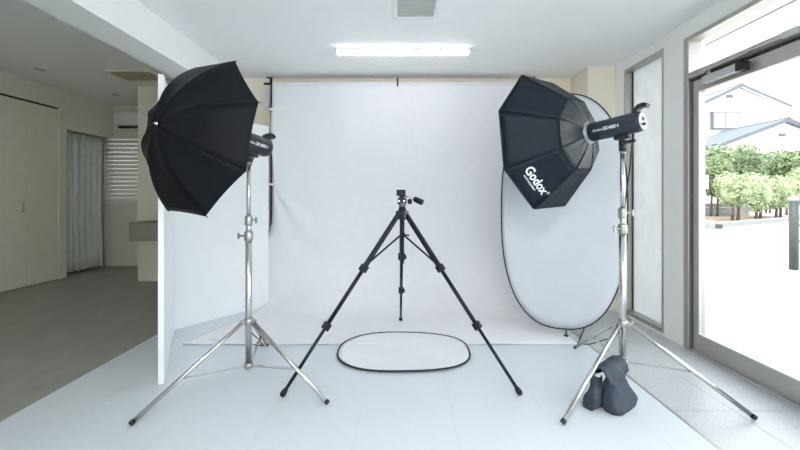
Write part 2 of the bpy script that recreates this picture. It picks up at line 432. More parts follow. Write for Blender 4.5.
# air conditioner
ac = thing('air_conditioner', (-4.05, 5.58, 2.14), 'white wall air conditioner above the blind window', 'air conditioner')
MB().prism([(-4.43, 5.58, 2.425), (-4.43, 5.38, 2.425), (-4.43, 5.355, 2.395), (-4.43, 5.355, 2.21), (-4.43, 5.41, 2.14), (-4.43, 5.58, 2.14)], (.80, 0, 0)).build('body', 'appliance_white', ac, bevel=.008)
MB().obox((-4.03, 5.376, 2.175), (1, 0, 0), (0, .055, -.07), (0, .07, .055), .34, .022, .006).build('outlet_slot', 'slot_dark', ac)
MB().obox((-4.03, 5.353, 2.305), (1, 0, 0), (0, 0, 1), (0, 1, 0), .385, .075, .003).build('front_panel', 'appliance_white', ac, bevel=.002)
# ceiling hatch and downlights
ha = thing('ceiling_grille', (-3.15, 4.18, ZL), 'brown square ceiling grille in the side room', 'vent')
hx0, hx1, hy0, hy1 = -3.40, -2.92, 4.03, 4.34
for d in ((hx0 - .03, hx1 + .03, hy0 - .03, hy0), (hx0 - .03, hx1 + .03, hy1, hy1 + .03), (hx0 - .03, hx0, hy0, hy1), (hx1, hx1 + .03, hy0, hy1)):
    bx('frame', 'wall_side_room', (*d, ZL - .012, ZL), ha)
bx('backing', 'hatch_brown', (hx0, hx1, hy0, hy1, ZL - .004, ZL), ha)
for k in range(7):
    y = hy0 + .03 + k * .042
    MB().obox((.5 * (hx0 + hx1), y, ZL - .010), (1, 0, 0), (0, .8, .6), (0, -.6, .8), .235, .009, .0015).build('slat', 'hatch_brown', ha)
for (x, y, w) in ((-4.10, 3.96, 'over the closet doors'), (-4.06, 4.93, 'nearer the air conditioner')):
    d = thing('downlight', (x, y, ZL), 'small unlit round downlight in side room ceiling ' + w, 'downlight', 'side room downlights')
    MB().lathe((x, y, ZL), (0, 0, -1), [(0, .062), (.006, .062), (.009, .055), (.009, .045)], 24).build('ring', 'lamp_body', d)
    MB().lathe((x, y, ZL - .008), (0, 0, -1), [(0, .044), (.003, .044)], 24).build('lens', 'plastic_grey', d)
# stainless counter against the pillar
ct = thing('sink_counter', (-2.7, 4.3, .58), 'brushed steel wash basin fixed to the side room pillar', 'sink')
zt, zb = .80, .585
bx('front_apron', 'stainless_counter', (-3.21, -2.2, 4.10, 4.125, zb, zt), ct, .003)
bx('side_apron', 'stainless_counter', (-3.21, -3.185, 4.125, 4.578, zb, zt), ct, .003)
bx('side_apron', 'stainless_counter', (-2.225, -2.2, 4.125, 4.578, zb, zt), ct, .003)
bx('basin_bottom', 'stainless_counter', (-3.185, -2.225, 4.125, 4.578, zb, zb + .02), ct)
bx('splash_back', 'stainless_counter', (-3.185, -2.225, 4.56, 4.578, zb + .02, zt + .02), ct)

# small box on back wall
wb = thing('wall_box', (-1.455, YB, 2.05), 'small white box high on the cream wall left of the backdrop', 'box')
bx('cover', 'appliance_white', (-1.49, -1.42, YB - .03, YB, 2.03, 2.24), wb, .004)
bx('seam', 'plastic_grey', (-1.488, -1.422, YB - .032, YB - .03, 2.05, 2.054), wb)

# ------------------------------------------------------------------ folding white boards (v-flat)
A = V((-1.433, 2.046, 0)); B = V((-1.905, 2.86, 0)); Cc = V((-1.366, 3.562, 0))
vb = thing('folding_screen', B, 'white foam board folding screen standing open on the left', 'screen')
def board(P, Q, side):
    d = (Q - P).normalized(); n = V((-d.y, d.x, 0)) * side
    p = [P, Q, Q + n * .03, P + n * .03]
    return MB().prism([x + V((0, 0, .001)) for x in p], (0, 0, 1.82)).build('board', 'foam_board', vb, bevel=.002)
db = (B - A).normalized(); dn = (Cc - B).normalized()
board(A, B - db * .002, -1)
board(B + dn * .002, Cc, 1)
MB().box(B.x - .034, B.x - .030, B.y - .02, B.y + .02, .05, 1.75).build('hinge_tape', 'print_white', vb)

# ------------------------------------------------------------------ backdrop and its stand
BX0, BX1, BY, BZ = -1.345, 1.30, 3.60, 2.268
def prof(R, v):
    Lv = BZ - R; La = R * PI / 2; Lf = BY - R - 2.60; q = v * (Lv + La + Lf)
    if q < Lv: return BY, BZ - q
    if q < Lv + La:
        a = (q - Lv) / R
        return BY - R + R * math.cos(a), .006 + R - R * math.sin(a)
    return BY - R - (q - Lv - La), .006
def bd(u, v):
    t = min(1, u / .22); t = t * t * (3 - 2 * t)
    y, z = prof(.12 + .34 * t, v)
    fl_ = .05 * min(1, max(0, (.82 - z) / .14)) + (.25 * max(0, 3.30 - y) / .70 if z < .02 else 0)
    x = BX0 - fl_ + (BX1 - BX0 + fl_) * u
    amp = min(1, max(0, (z - .05) / .6)) * min(1, (BZ - z) / .15 + .15)
    w = .007 * math.sin(x * 7 + .6 * math.sin(z * 2.1)) + .004 * math.sin(x * 17 + z * 3) + .003 * math.sin(x * 5 - z * 9)
    # folds pulling from the clip on the left pole
    dx, dz = x - BX0, 1.23 - z
    r = math.hypot(dx, dz)
    if 0 < dz < 1.0 and r > .02:
        a = math.atan2(dx, dz)
        w += .020 * math.sin(a * 11 + .4) * math.exp(-((a - .45) / .42) ** 2) * math.exp(-((r - .35) / .32) ** 2)
    edge = .02 * math.exp(-((u) / .012) ** 2) * math.sin(z * 5)
    fy = -w * amp - edge * amp * .6
    fz = 0
    if z < .02:
        fz = .003 * (1 + math.sin(x * 6 + y * 4)) * (.5 + .5 * math.sin(x * 13 - y * 3))
    xx = x + (.012 * math.sin(z * 6) * amp if u < .001 else 0)
    return V((xx, y + fy, z + fz))
bk = thing('backdrop', (0, BY, 0), 'white cloth backdrop hanging from a crossbar and sweeping onto the floor', 'backdrop')
MB().grid(bd, 130, 96).build('cloth', 'backdrop_cloth', bk, solid=.0025)
def hem(u, v):
    a = 2 * PI * v
    return V((BX0 + (BX1 - BX0) * u, BY + .018 + .021 * math.cos(a), BZ + .002 + .021 * math.sin(a)))
MB().grid(hem, 40, 14).build('top_hem', 'backdrop_cloth', bk)
sd = thing('backdrop_stand', (0, BY, 0), 'thin black stand with crossbar carrying the white backdrop', 'stand')
MB().tube((BX0 - .09, BY + .018, BZ + .002), (BX1 + .06, BY + .018, BZ + .002), .012).build('crossbar', 'plastic_black', sd)
for x, s in ((BX0 - .028, -1), (BX1 + .03, 1)):
    p = MB().tube((x, BY + .045, .05), (x, BY + .045, BZ + .03), .008).build('pole', 'plastic_black', sd)
    for z in (.75, 1.23, 2.0):
        MB().lathe((x, BY + .045, z - .02), (0, 0, 1), [(0, .012), (.04, .012)], 12).build('pole_clamp', 'plastic_black', p)
    MB().tube((x, BY + .045, BZ + .01), (x, BY + .045, BZ + .075), .014).build('end_cap', 'plastic_black', p)
    MB().tube((x, BY + .02, BZ + .06), (x + .035 * s, BY + .02, BZ + .07), .008).build('knob', 'plastic_black', p)
    for a in (0.4, 1.57, 2.74):
        MB().path([(x, BY + .045, .10), (x + .13 * math.cos(a), BY + .045 + .09 * math.sin(a), .012)], .008, 8).build('foot', 'plastic_black', p)
MB().box(-.065, -.048, BY - .012, BY + .05, BZ - .03, BZ + .055).build('bar_clip', 'plastic_black', sd, bevel=.002)
for k, (z, w) in enumerate(((2.0, 'upper'), (1.23, 'lower'))):
    c = thing('cloth_clip', (BX0 - .01, BY, z), 'tiny white clip pinning the cloth to the left pole, %s one' % w, 'clip', 'backdrop clips')
    MB().box(BX0 - .03, BX0 + .012, BY - .012, BY + .02, z - .012, z + .012).build('jaw', 'print_white', c, bevel=.003)
    MB().box(BX0 - .04, BX0 - .03, BY - .008, BY + .01, z - .006, z + .006).build('grip', 'plastic_grey', c)

# ------------------------------------------------------------------ reflectors
def superell(c, u, v, a, b, p, n=96):
    out = []
    for k in range(n):
        t = 2 * PI * k / n; cc, ss = math.cos(t), math.sin(t)
        out.append(V(c) + V(u) * (a * math.copysign(abs(cc) ** (2 / p), cc)) + V(v) * (b * math.copysign(abs(ss) ** (2 / p), ss)))
    return out
def reflector(name, label, c, u, v, a, b, p, nrm, rim, mt, warp, dish=.0):
    e = thing(name, c, label, 'reflector')
    rimp = superell(c, u, v, a, b, p)
    nrm = V(nrm)
    rimp = [q + nrm * warp(k / 96) for k, q in enumerate(rimp)]
    m = MB(); cen = V(c); rings = 14; vs_ = [cen + nrm * dish]
    for r in range(1, rings + 1):
        f = r / rings
        for k, q in enumerate(rimp):
            rel = cen + (q - cen) * f
            a_, b_ = (rel - cen).dot(V(u)), (rel - cen).dot(V(v))
            wr = math.sin(a_ * 13 + b_ * 7) * math.sin(b_ * 11 - a_ * 4) + .6 * math.sin(a_ * 23 - b_ * 17 + 1)
            vs_.append(cen + (rel - cen) - nrm * ((rel - cen).dot(nrm) * (1 - f)) + nrm * (dish * (1 - f * f) + .0035 * wr * (1 - f ** 4)))
    n = 96; fs = [(0, 1 + k, 1 + (k + 1) % n) for k in range(n)]
    for r in range(rings - 1):
        for k in range(n):
            k2 = (k + 1) % n; fs.append((1 + r * n + k, 1 + (r + 1) * n + k, 1 + (r + 1) * n + k2, 1 + r * n + k2))
    m.add(vs_, fs, True); m.build('cloth', mt, e, solid=.003)
    MB().path(rimp, rim, 8, closed=True).build('rim', 'black_rim', e)
    return e
yaw = -.27
ru = V((math.cos(yaw), math.sin(yaw), 0)); rv = V((0, 0, 1)); rn = V((math.sin(yaw), -math.cos(yaw), 0))
rc = V((1.243, 2.74, .988))
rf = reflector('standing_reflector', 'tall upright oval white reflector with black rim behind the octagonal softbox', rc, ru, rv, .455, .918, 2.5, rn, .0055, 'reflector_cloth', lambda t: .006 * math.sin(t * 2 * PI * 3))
pb = rc - rn * .02 + ru * .035
MB().tube((pb.x, pb.y, .012), (pb.x, pb.y, 1.6), .008).build('support_pole', 'steel_brushed', rf)
MB().lathe((pb.x, pb.y, 0), (0, 0, 1), [(0, .02), (.01, .02), (.018, .011)], 14).build('foot', 'plastic_black', rf)
def floorwarp(t): return .007 + .005 * math.sin(t * 2 * PI * 2 + 1) ** 2
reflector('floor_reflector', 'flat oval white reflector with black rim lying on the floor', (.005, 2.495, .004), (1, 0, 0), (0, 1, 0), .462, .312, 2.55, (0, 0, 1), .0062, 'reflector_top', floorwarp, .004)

# ------------------------------------------------------------------ light stands
def light_stand(name, label, P, feet, zb, zc, joints, ztop, radii, tb):
    P = V((P[0], P[1], 0)); e = thing(name, P, label, 'light stand')
    z = lambda h: P + V((0, 0, h))
    r0, r1, r2 = radii
    pole = MB().tube(z(zb), z(joints[0]), r0, n=18).build('pole', 'steel', e)
    MB().tube(z(joints[0]), z(joints[1]), r1, n=16).build('pole_section', 'steel', e)
    MB().tube(z(joints[1]), z(ztop), r2, n=16).build('pole_section', 'steel', e)
    for k, (h, rr, s) in enumerate(((joints[0], r0, -1), (joints[1], r1, 1))):
        c = MB().lathe(z(h - .03), (0, 0, 1), [(0, rr + .003), (.005, rr + .006), (.05, rr + .006), (.056, rr + .002)], 18).build('clamp', 'steel_brushed', e)
        kb = MB(); kb.tube(z(h) + V((0, -.005, 0)), z(h) + V((s * (rr + .03), -.012, 0)), .006)
        kb.obox(z(h) + V((s * (rr + .034), -.012, 0)), (0, 0, 1), (0, 1, 0), (1, 0, 0), .018, .006, .004); kb.build('clamp_knob', 'steel_brushed', c)
    MB().lathe(z(ztop), (0, 0, 1), [(0, r2 + .002), (.01, r2 + .002), (.012, .008), (.035, .008)], 14).build('spigot', 'steel_brushed', e)
    col = MB().lathe(z(zc - .02), (0, 0, 1), [(0, r0 + .004), (.004, r0 + .008), (.036, r0 + .008), (.04, r0 + .004)], 18).build('leg_collar', 'steel_brushed', e)
    MB().lathe(z(zb - .012), (0, 0, 1), [(0, r0 + .002), (.004, r0 + .007), (.03, r0 + .007), (.034, r0 + .003)], 18).build('base_collar', 'steel_brushed', e)
    for f in feet:
        F = V((f[0], f[1], .012)); d = V((F.x - P.x, F.y - P.y, 0)).normalized()
        T = z(zc) + d * (r0 + .016)
        lg = MB().tube(T, F, .0115, n=14).build('leg', 'steel', e)
        MB().obox(z(zc) + d * (r0 + .012), d, (0, 0, 1), d.cross(V((0, 0, 1))), .014, .013, .010).build('hinge', 'steel_brushed', lg)
        tip = (F - T).normalized()
        MB().tube(F - tip * .014, F + tip * .003, .0125, n=12).build('rubber_foot', 'plastic_black', lg)
        m = T.lerp(F, tb)
        bs = z(zb + .005) + d * (r0 + .004); dd = (m - bs).normalized()
        side = d.cross(V((0, 0, 1)))
        MB().obox((bs + m) / 2, dd, side, dd.cross(side), (m - bs).length / 2, .009, .003).build('brace', 'steel', lg)
    MB().tube(z(zc) + V((r0, -.006, 0)), z(zc) + V((r0 + .035, -.02, .012)), .006).build('collar_knob', 'steel_brushed', col)
    return e
LP = V((-.90, 2.04, 0)); RP = V((1.245, 1.985, 0))
light_stand('light_stand', 'steel light stand carrying the black umbrella on the left', LP, [(-1.307, 1.68), (-.397, 1.85), (-1.0, 2.58)], .115, .375, (.875, .965), 1.29, (.0185, .0155, .0125), .6)
light_stand('light_stand', 'steel light stand carrying the octagonal softbox, sandbag on its foot', RP, [(.772, 1.69), (1.736, 1.726), (1.245, 2.533)], .16, .385, (.92, 1.01), 1.345, (.0185, .0155, .0125), .55)

# ------------------------------------------------------------------ strobes
def strobe(name, label, O, n, L, poletop, lettering, cable):
    O = V(O); n = V(n).normalized(); up = V((0, 0, 1)); up = (up - n * up.dot(n)).normalized(); sd_ = n.cross(up)
    e = thing(name, O, label, 'strobe light')
    r = .056
    MB().lathe(O, n, [(.022, r - .004), (.03, r), (L - .02, r + .001), (L - .004, r - .004), (L, r - .01)], 32).build('body', 'strobe_body', e)
    MB().lathe(O, n, [(-.012, r + .006), (-.004, r + .012), (.012, r + .012), (.020, r + .004), (.024, r - .006)], 32).build('mount_ring', 'ring_grey', e)
    rp = MB().lathe(O + n * L, n, [(-.002, r - .008), (.003, r - .010)], 28).build('rear_panel', 'panel_light', e)
    q = O + n * (L + .0035)
    MB().obox(q + up * .012, sd_, up, n, .016, .010, .002).build('display', 'plastic_black', rp)
    MB().lathe(q - up * .018, n, [(0, .009), (.010, .008)], 14).build('dial', 'plastic_black', rp)
    MB().obox(q - up * .02 + sd_ * .022, sd_, up, n, .006, .005, .003).build('button', 'plastic_black', rp)
    # carrying handle: a strap arching back over the rear top
    hp = [O + n * (L + a) + up * b for a, b in ((-.030, r - .008), (-.022, r + .014), (-.006, r + .027), (.014, r + .029), (.028, r + .022))]
    h = MB(); 
    for k in range(len(hp) - 1):
        d = hp[k + 1] - hp[k]
        h.obox((hp[k] + hp[k + 1]) / 2, d, sd_, d.cross(sd_), d.length / 2 + .004, .022, .011)
    h.build('handle', 'plastic_black', e, bevel=.002)
    # bracket
    pt = V(poletop); top = O + n * max(.06, min(L - .06, (pt - O).dot(n))) - up * (r - .004)
    b = MB().obox(top - up * .012, n, sd_, up, .04, .022, .014).build('bracket', 'plastic_black', e, bevel=.004)
    MB().obox((top + pt) / 2 - V((0, 0, .006)), pt - top, sd_, n, (pt - top).length / 2 + .012, .016, .014).build('bracket_arm', 'plastic_black', b, bevel=.003)
    MB().lathe(pt - V((0, 0, .035)), (0, 0, 1), [(0, .019), (.06, .019)], 16).build('socket', 'plastic_black', b)
    MB().tube(pt + sd_ * .02, pt - sd_ * .03, .011, n=12).build('tilt_knob', 'plastic_black', b)
    MB().obox(pt + n * .035 + V((0, 0, .012)), n, sd_, up, .03, .006, .008).build('tilt_lever', 'plastic_black', b)
    # lettering wrapped on the barrel
    w = (CAM - (O + n * L * .5)); w = (w - n * w.dot(n)).normalized(); w2 = n.cross(w)
    if w2.z < 0: w2 = -w2
    m = MB()
    for (txt, size, s0, off) in lettering:
        vs_, fs = text_pts(txt, size, off, .15)
        pts = []
        for (x, y, z_) in vs_:
            a = y / r + .10
            pts.append(O + n * (s0 + x) + (w * math.cos(a) + w2 * math.sin(a)) * (r + .0022))
        m.add(pts, fs)
    m.build('lettering', 'print_white', e)['label'] = 'white printed lettering'
    MB().path(cable, .0042, 7).build('power_cord', 'plastic_black', e)
    return e
SO = V((1.135, 2.154, 1.492)); SN = V((.576, -.814, .077)).normalized()
strobe('strobe_light', 'dark studio strobe behind the octagonal softbox', SO, SN, .30, (1.245, 1.985, 1.395),
       [('Godox', .020, .085, .0002), ('SK400', .027, .150, .0005), ('II', .021, .196, .0004)],
       [(1.285, 1.95, 1.45), (1.292, 1.975, 1.38), (1.288, 1.99, 1.25), (1.277, 2.0, 1.12), (1.272, 2.02, 1.0), (1.270, 2.02, .8), (1.270, 2.02, .5), (1.272, 2.03, .34), (1.275, 2.12, .25), (1.278, 2.4, .09), (1.30, 2.60, .006), (1.5, 2.9, .006), (1.70, 3.30, .006)])
UA = (-2.051, .15); un = V((math.cos(UA[1]) * math.cos(UA[0]), math.cos(UA[1]) * math.sin(UA[0]), math.sin(UA[1])))
rear = V((-.832, 2.15, 1.398)); LO = rear + un * .30
strobe('strobe_light', 'dark studio strobe half hidden behind the black umbrella', LO, -un, .30, (-.90, 2.04, 1.34),
       [('Godox', .020, .135, .0002), ('SK400', .027, .202, .0005), ('II', .021, .248, .0004)],
       [(-.86, 2.11, 1.38), (-.895, 2.09, 1.33), (-.915, 2.075, 1.25), (-.915, 2.075, .9), (-.915, 2.075, .6), (-.918, 2.08, .34), (-.94, 2.18, .25), (-.985, 2.4, .12), (-1.03, 2.58, .004), (-1.25, 2.64, .004), (-1.6, 2.70, .004)])

# ------------------------------------------------------------------ umbrella
UC = V((-1.07, 1.85, 1.416)); UR, UD, UP, roll = .439, .216, 2.2, 1.107
uu = V((0, 0, 1)).cross(un).normalized(); uv = un.cross(uu)
um = thing('umbrella', UC, 'black photo umbrella with its dome turned toward the camera', 'umbrella')
def ribp(k, s):
    a = roll - k * PI / 4
    return UC + (uu * math.cos(a) + uv * math.sin(a)) * (UR * s) + un * (UD * (1 - s ** UP))
for k in range(8):
    def gore(u, v, k=k):
        s = v * (1 - .012 * v ** 3 * 4 * u * (1 - u)) if v > 0 else 0
        p = ribp(k, s).lerp(ribp(k + 1, s), u)
        return p + un * (-.010 * 4 * u * (1 - u) * math.sin(PI * min(1, v * 1.05)) * 1.0)
    MB().grid(gore, 8, 18).build('panel', 'umbrella_black', um, solid=.0016, mat2='umbrella_silver', offset=-1 if False else 1)
    MB().path([ribp(k, s / 14) - un * .006 for s in range(15)], .0024, 6).build('rib', 'steel_brushed', um)
    MB().path([ribp(k, s / 14) + un * .0012 for s in range(1, 15)], .0013, 5).build('seam', 'umbrella_black', um)
    MB().tube(ribp(k, .52) - un * .008, UC + un * (.07), .002, n=6).build('strut', 'steel_brushed', um)
    t = ribp(k, 1.0)
    MB().tube(t - un * .006, t + (t - UC).normalized() * .006 - un * .006, .003, n=6).build('rib_tip', 'plastic_black', um)
tip = UC + un * UD
MB().lathe(tip, un, [(-.006, .010), (.001, .010), (.003, .0065), (.010, .005), (.012, .003)], 14).build('tip', 'steel', um)
MB().tube(tip - un * .002, UC - un * .26, .004, n=10).build('shaft', 'steel', um)
MB().lathe(UC + un * .06, un, [(0, .010), (.03, .010)], 12).build('runner', 'plastic_black', um)

# ------------------------------------------------------------------ octagonal softbox
def basis(az, el):
    n = V((math.cos(el) * math.cos(az), math.cos(el) * math.sin(az), math.sin(el)))
    u = V((0, 0, 1)).cross(n).normalized(); return n, u, n.cross(u)
sn, su, sv = basis(-.955, .077); SC = V((.965, 2.394, 1.469)); sroll, SR1, SL, SR2, SL2 = 2.003, .478, .247, .24, .048
def ring(c, R, off=0): return [c + (su * math.cos(sroll + k * PI / 4) + sv * math.sin(sroll + k * PI / 4)) * R for k in range(8)]
RF = ring(SC, SR1); RM = ring(SC + sn * SL, SR2); RR = ring(SC + sn * (SL + SL2 + .012), .064); RL = ring(SC - sn * .012, SR1 - .004)
sb = thing('softbox', SC, 'octagonal black softbox printed with white lettering on the right', 'softbox')
for k in range(8):
    j = (k + 1) % 8
    cmid = (RF[k] + RF[j] + RM[k] + RM[j]) / 4
    out = (cmid - (SC + sn * .1)); out = (out - sn * out.dot(sn)).normalized()
    def pan(u, v, k=k, j=j, out=out):
        p = RF[k].lerp(RF[j], u).lerp(RM[k].lerp(RM[j], u), v)
        return p - out * (.006 * math.sin(PI * u) * math.sin(PI * v))
    MB().grid(pan, 8, 8).build('side_panel', 'nylon_navy', sb, solid=.0018, mat2='umbrella_silver', offset=-1)
    def rpan(u, v, k=k, j=j):
        p = RM[k].lerp(RM[j], u).lerp(RR[k].lerp(RR[j], u), v)
        return p + sn * (.012 * math.sin(PI * v) * (1 - .5 * math.sin(PI * u)) + .003 * math.sin(u * 9 + k) * math.sin(PI * v))
    MB().grid(rpan, 8, 8).build('rear_panel', 'nylon_grey', sb, solid=.0018, mat2='umbrella_silver', offset=-1)
    MB().grid(lambda u, v, k=k, j=j: RF[k].lerp(RF[j], u).lerp(RL[k].lerp(RL[j], u), v), 1, 1).build('front_lip', 'nylon_navy', sb, solid=.0018)
    MB().path([RF[k], RM[k]], .0026, 6).build('seam', 'piping_black', sb)
    MB().path([RM[k], RM[j]], .0032, 6).build('seam', 'piping_black', sb)
    MB().path([RM[k] + sn * .004, RM[k].lerp(RR[k], .5) + sn * .012, RR[k]], .0016, 6).build('seam', 'piping_black', sb)
    MB().path([RF[k], RF[j]], .0032, 6).build('seam', 'piping_black', sb)
dm = MB(); rd = ring(SC - sn * .006, SR1 - .010); dm.prism(rd, sn * .002); dm.build('diffuser', 'diffuser_white', sb)
MB().lathe(SC + sn * (SL + SL2 - .005), sn, [(0, .070), (.008, .072), (.018, .069)], 32).build('speed_ring', 'ring_grey', sb)
# lettering on the lower left panel (between seams 2 and 3)
ex = (RF[3] - RF[2]).normalized(); pc = (RF[2] + RF[3] + RM[2] + RM[3]) / 4
nz_ = ex.cross((RM[2] + RM[3]) / 2 - (RF[2] + RF[3]) / 2).normalized(); ey = nz_.cross(ex)
if nz_.dot(CAM - pc) < 0: nz_ = -nz_
origin = (RF[2] + RF[3]) / 2
def put(txt, size, ox, oy, off, parent, name='lettering'):
    vs_, fs = text_pts(txt, size, off)
    m = MB(); m.add([origin + ex * (ox + x) + ey * (oy + y) + nz_ * .0035 for x, y, z_ in vs_], fs)
    o = m.build(name, 'print_white', parent); o['label'] = 'white printed lettering'; return o
put('Godox', .078, .004, .112, .0022, sb)
put('PHOTO EQUIPMENT', .0150, -.006, .070, .0004, sb)
put('®', .024, .132, .126, .0004, sb)

# ------------------------------------------------------------------ sandbag over the right stand's brace
d = V((.772 - 1.245, 1.69 - 1.985, 0)).normalized(); nn = V((-d.y, d.x, 0))
if nn.y > 0: nn = -nn      # nn: toward the camera's right front
SBC = V((1.245, 1.985, 0)) + d * .155
sg = thing('sandbag', SBC, 'slate blue fabric sandbag slumped over the foot of the softbox stand', 'sandbag')
def pouch(name, o_n, o_d, w, th, topz, neck, seed):
    """a filled pouch hanging from the saddle: broad creased bottom on the floor, pinched neck under the flap"""
    def fn(u, v):
        a = 2 * PI * u
        wid = w * (1 - (1 - neck) * min(1, max(0, (v - .10) / .62)) ** 1.2); t = th * (1 - .72 * max(0, (v - .15) / .85) ** .9)
        if v < .12: k = v / .12; t *= .80 + .20 * k ** .5
        cx = math.copysign(abs(math.cos(a)) ** .30, math.cos(a)); sy = math.copysign(abs(math.sin(a)) ** .5, math.sin(a))
        ca = math.cos(a); crease = (.006 * math.sin(9 * v + 2.5 * ca + seed) + .005 * math.sin(4 * ca - 13 * v + seed)) * (th / .1) ** 2
        c = SBC + nn * (o_n * (1 - .55 * v)) + d * (o_d * (1 - .3 * v))
        return c + d * (cx * wid / 2) + nn * (sy * (t / 2) + crease * sy) + V((0, 0, .004 + (topz - .004) * v))
    m = MB().grid(fn, 32, 18); n = 33
    m.f.append(list(range(32))[::-1]); m.sm.append(True); m.mi.append(0)
    m.f.append([18 * n + k for k in range(32)]); m.sm.append(True); m.mi.append(0)
    return m.build(name, 'sandbag_cloth', sg)
p1 = pouch('front_pouch', .072, .014, .225, .095, .19, .60, 1)
p2 = pouch('rear_pouch', -.006, .138, .095, .075, .15, .75, 4)
# saddle flap folded over the brace
FP = [(-.045, .13), (-.036, .168), (-.020, .200), (.012, .212), (.036, .202), (.052, .178), (.060, .146)]
def flap(u, v):
    q = u * 6; k = min(5, int(q)); t = q - k
    a_ = FP[k][0] * (1 - t) + FP[k + 1][0] * t; z_ = FP[k][1] * (1 - t) + FP[k + 1][1] * t
    w = .104 - .006 * math.sin(PI * u) + .004 * math.sin(u * 11)
    return SBC + nn * (a_ + .003 * math.sin(v * 9 + u * 5)) + d * ((v - .5) * 2 * w) + V((0, 0, z_ - .018 * (v - .3) + .003 * math.sin(v * 13)))
MB().grid(flap, 24, 14).build('flap', 'sandbag_cloth', sg, solid=.009)
MB().path([SBC + nn * .068 + d * ((t - .5) * .12) + V((0, 0, .100 + .010 * math.sin(t * PI))) for t in [k / 10 for k in range(11)]], .0065, 8).build('handle', 'sandbag_cloth', sg)
MB().obox(SBC + d * .112 + V((0, 0, .165)), d, nn, (0, 0, 1), .012, .018, .004).build('tag', 'print_white', sg)
MB().obox(SBC - d * .108 + nn * .02 + V((0, 0, .205)), d, nn, (0, 0, 1), .006, .010, .006).build('tag', 'print_white', sg)

# ------------------------------------------------------------------ camera tripod
TP = V((-.005, 2.325, 0))
tr = thing('camera_tripod', TP, 'black camera tripod with pan head standing in front of the backdrop', 'tripod')
tz = lambda h: TP + V((0, 0, h))
MB().lathe(tz(.95), (0, 0, 1), [(0, .022), (.01, .032), (.045, .034), (.065, .026), (.085, .020)], 20).build('spider', 'tripod_black', tr)
MB().tube(tz(.66), tz(1.06), .0125, n=16).build('centre_column', 'tripod_black', tr)
MB().lathe(tz(.835), (0, 0, 1), [(0, .017), (.03, .017)], 16).build('brace_hub', 'tripod_black', tr)
MB().tube(tz(.85), tz(.85) + V((.045, -.03, -.002)), .005).build('hub_knob', 'tripod_black', tr)
for f in ((-.66, 1.925), (.645, 1.94), (-.02, 3.095)):
    F = V((f[0], f[1], .018)); dh = V((F.x - TP.x, F.y - TP.y, 0)).normalized()
    T = tz(.985) + dh * .030
    L1 = T.lerp(F, .34); L2 = T.lerp(F, .665); ax = (F - T).normalized(); sd2 = dh.cross(V((0, 0, 1)))
    up3 = ax.cross(sd2)
    lg = MB().obox((T + L1) / 2, ax, sd2, up3, (L1 - T).length / 2, .0165, .012).build('leg', 'tripod_black', tr, bevel=.004)
    MB().tube(L1, L2, .0125, n=14).build('leg_section', 'tripod_black', lg)
    MB().tube(L2, F, .0098, n=14).build('leg_section', 'tripod_black', lg)
    for (q, w) in ((L1, .026), (L2, .021)):
        MB().obox(q, ax, sd2, up3, .022, w, .019).build('leg_lock', 'tripod_black', lg, bevel=.004)
        MB().obox(q + sd2 * (w + .004) + ax * .004, ax, sd2, up3, .014, .005, .010).build('lock_lever', 'tripod_black', lg, bevel=.002)
    MB().lathe(F - ax * .03, ax, [(0, .010), (.012, .015), (.032, .0165), (.043, .012)], 16).build('foot', 'tripod_black', lg)
    MB().obox(tz(.985) + dh * .026, dh, (0, 0, 1), sd2, .016, .024, .017).build('hinge', 'tripod_grey' if f[0] > .5 else 'tripod_black', lg, bevel=.005)
    a0 = tz(.845) + dh * .016; a1 = T.lerp(F, .325) - up3 * .0
    MB().tube(a0, a1, .0062, n=10).build('brace', 'tripod_black', lg)
hd = MB().lathe(tz(1.035), (0, 0, 1), [(0, .021), (.012, .024), (.014, .026), (.026, .026), (.028, .02)], 20).build('head_base', 'tripod_grey', tr)
MB().box(TP.x - .020, TP.x + .014, TP.y - .022, TP.y + .022, 1.06, 1.112).build('head_body', 'tripod_black', tr, bevel=.004)
hb = MB().lathe(tz(1.073) + V((-.031, 0, 0)), (1, 0, 0), [(0, .018), (.006, .022), (.052, .022), (.058, .018)], 18).build('tilt_drum', 'tripod_black', tr)
for x in (-.021, .012): MB().lathe(tz(1.074) + V((x, -.019, 0)), (0, -1, 0), [(0, .009), (.006, .009), (.008, .006)], 14).build('screw', 'steel', hb)
MB().box(TP.x - .038, TP.x + .022, TP.y - .040, TP.y + .035, 1.108, 1.148).build('camera_plate', 'tripod_black', tr, bevel=.004)
MB().lathe(tz(1.073) + V((.034, -.006, -.003)), (1, 0, 0), [(0, .008), (.008, .018), (.026, .018), (.03, .014)], 14).build('lock_knob', 'tripod_black', tr)
h0 = tz(1.108) + V((.01, -.01, 0)); h1 = tz(1.088) + V((.078, -.05, 0)); hx = (h1 - h0).normalized()
hn = MB().tube(h0, h1, .0035, n=8).build('pan_handle', 'steel', tr)
MB().lathe(h1 - hx * .002, (.066, -.03, -.030), [(0, .014), (.004, .018), (.062, .020), (.066, .015)], 14).build('grip', 'tripod_black', hn)

# ------------------------------------------------------------------ outside
struct(bx('ground', 'concrete', (XW + .15, 60, -12, 60, -.30, -.08)), 'bright sunlit concrete yard outside the door', 'ground')
cn = thing('door_canopy', (2.5, 1.5, 2.46), 'white plank canopy over the entrance outside', 'canopy')
for k in range(3): bx('soffit_plank', 'soffit_white', (2.212 + .172 * k, 2.212 + .172 * (k + 1) - .008, -1.0, 4.2, 2.47, 2.50), cn)
bx('canopy_top', 'soffit_white', (2.212, 2.72, -1.0, 4.2, 2.50, 2.58), cn)
bx('canopy_edge', 'aluminium_light', (2.728, 2.75, -1.0, 4.2, 2.46, 2.59), cn)

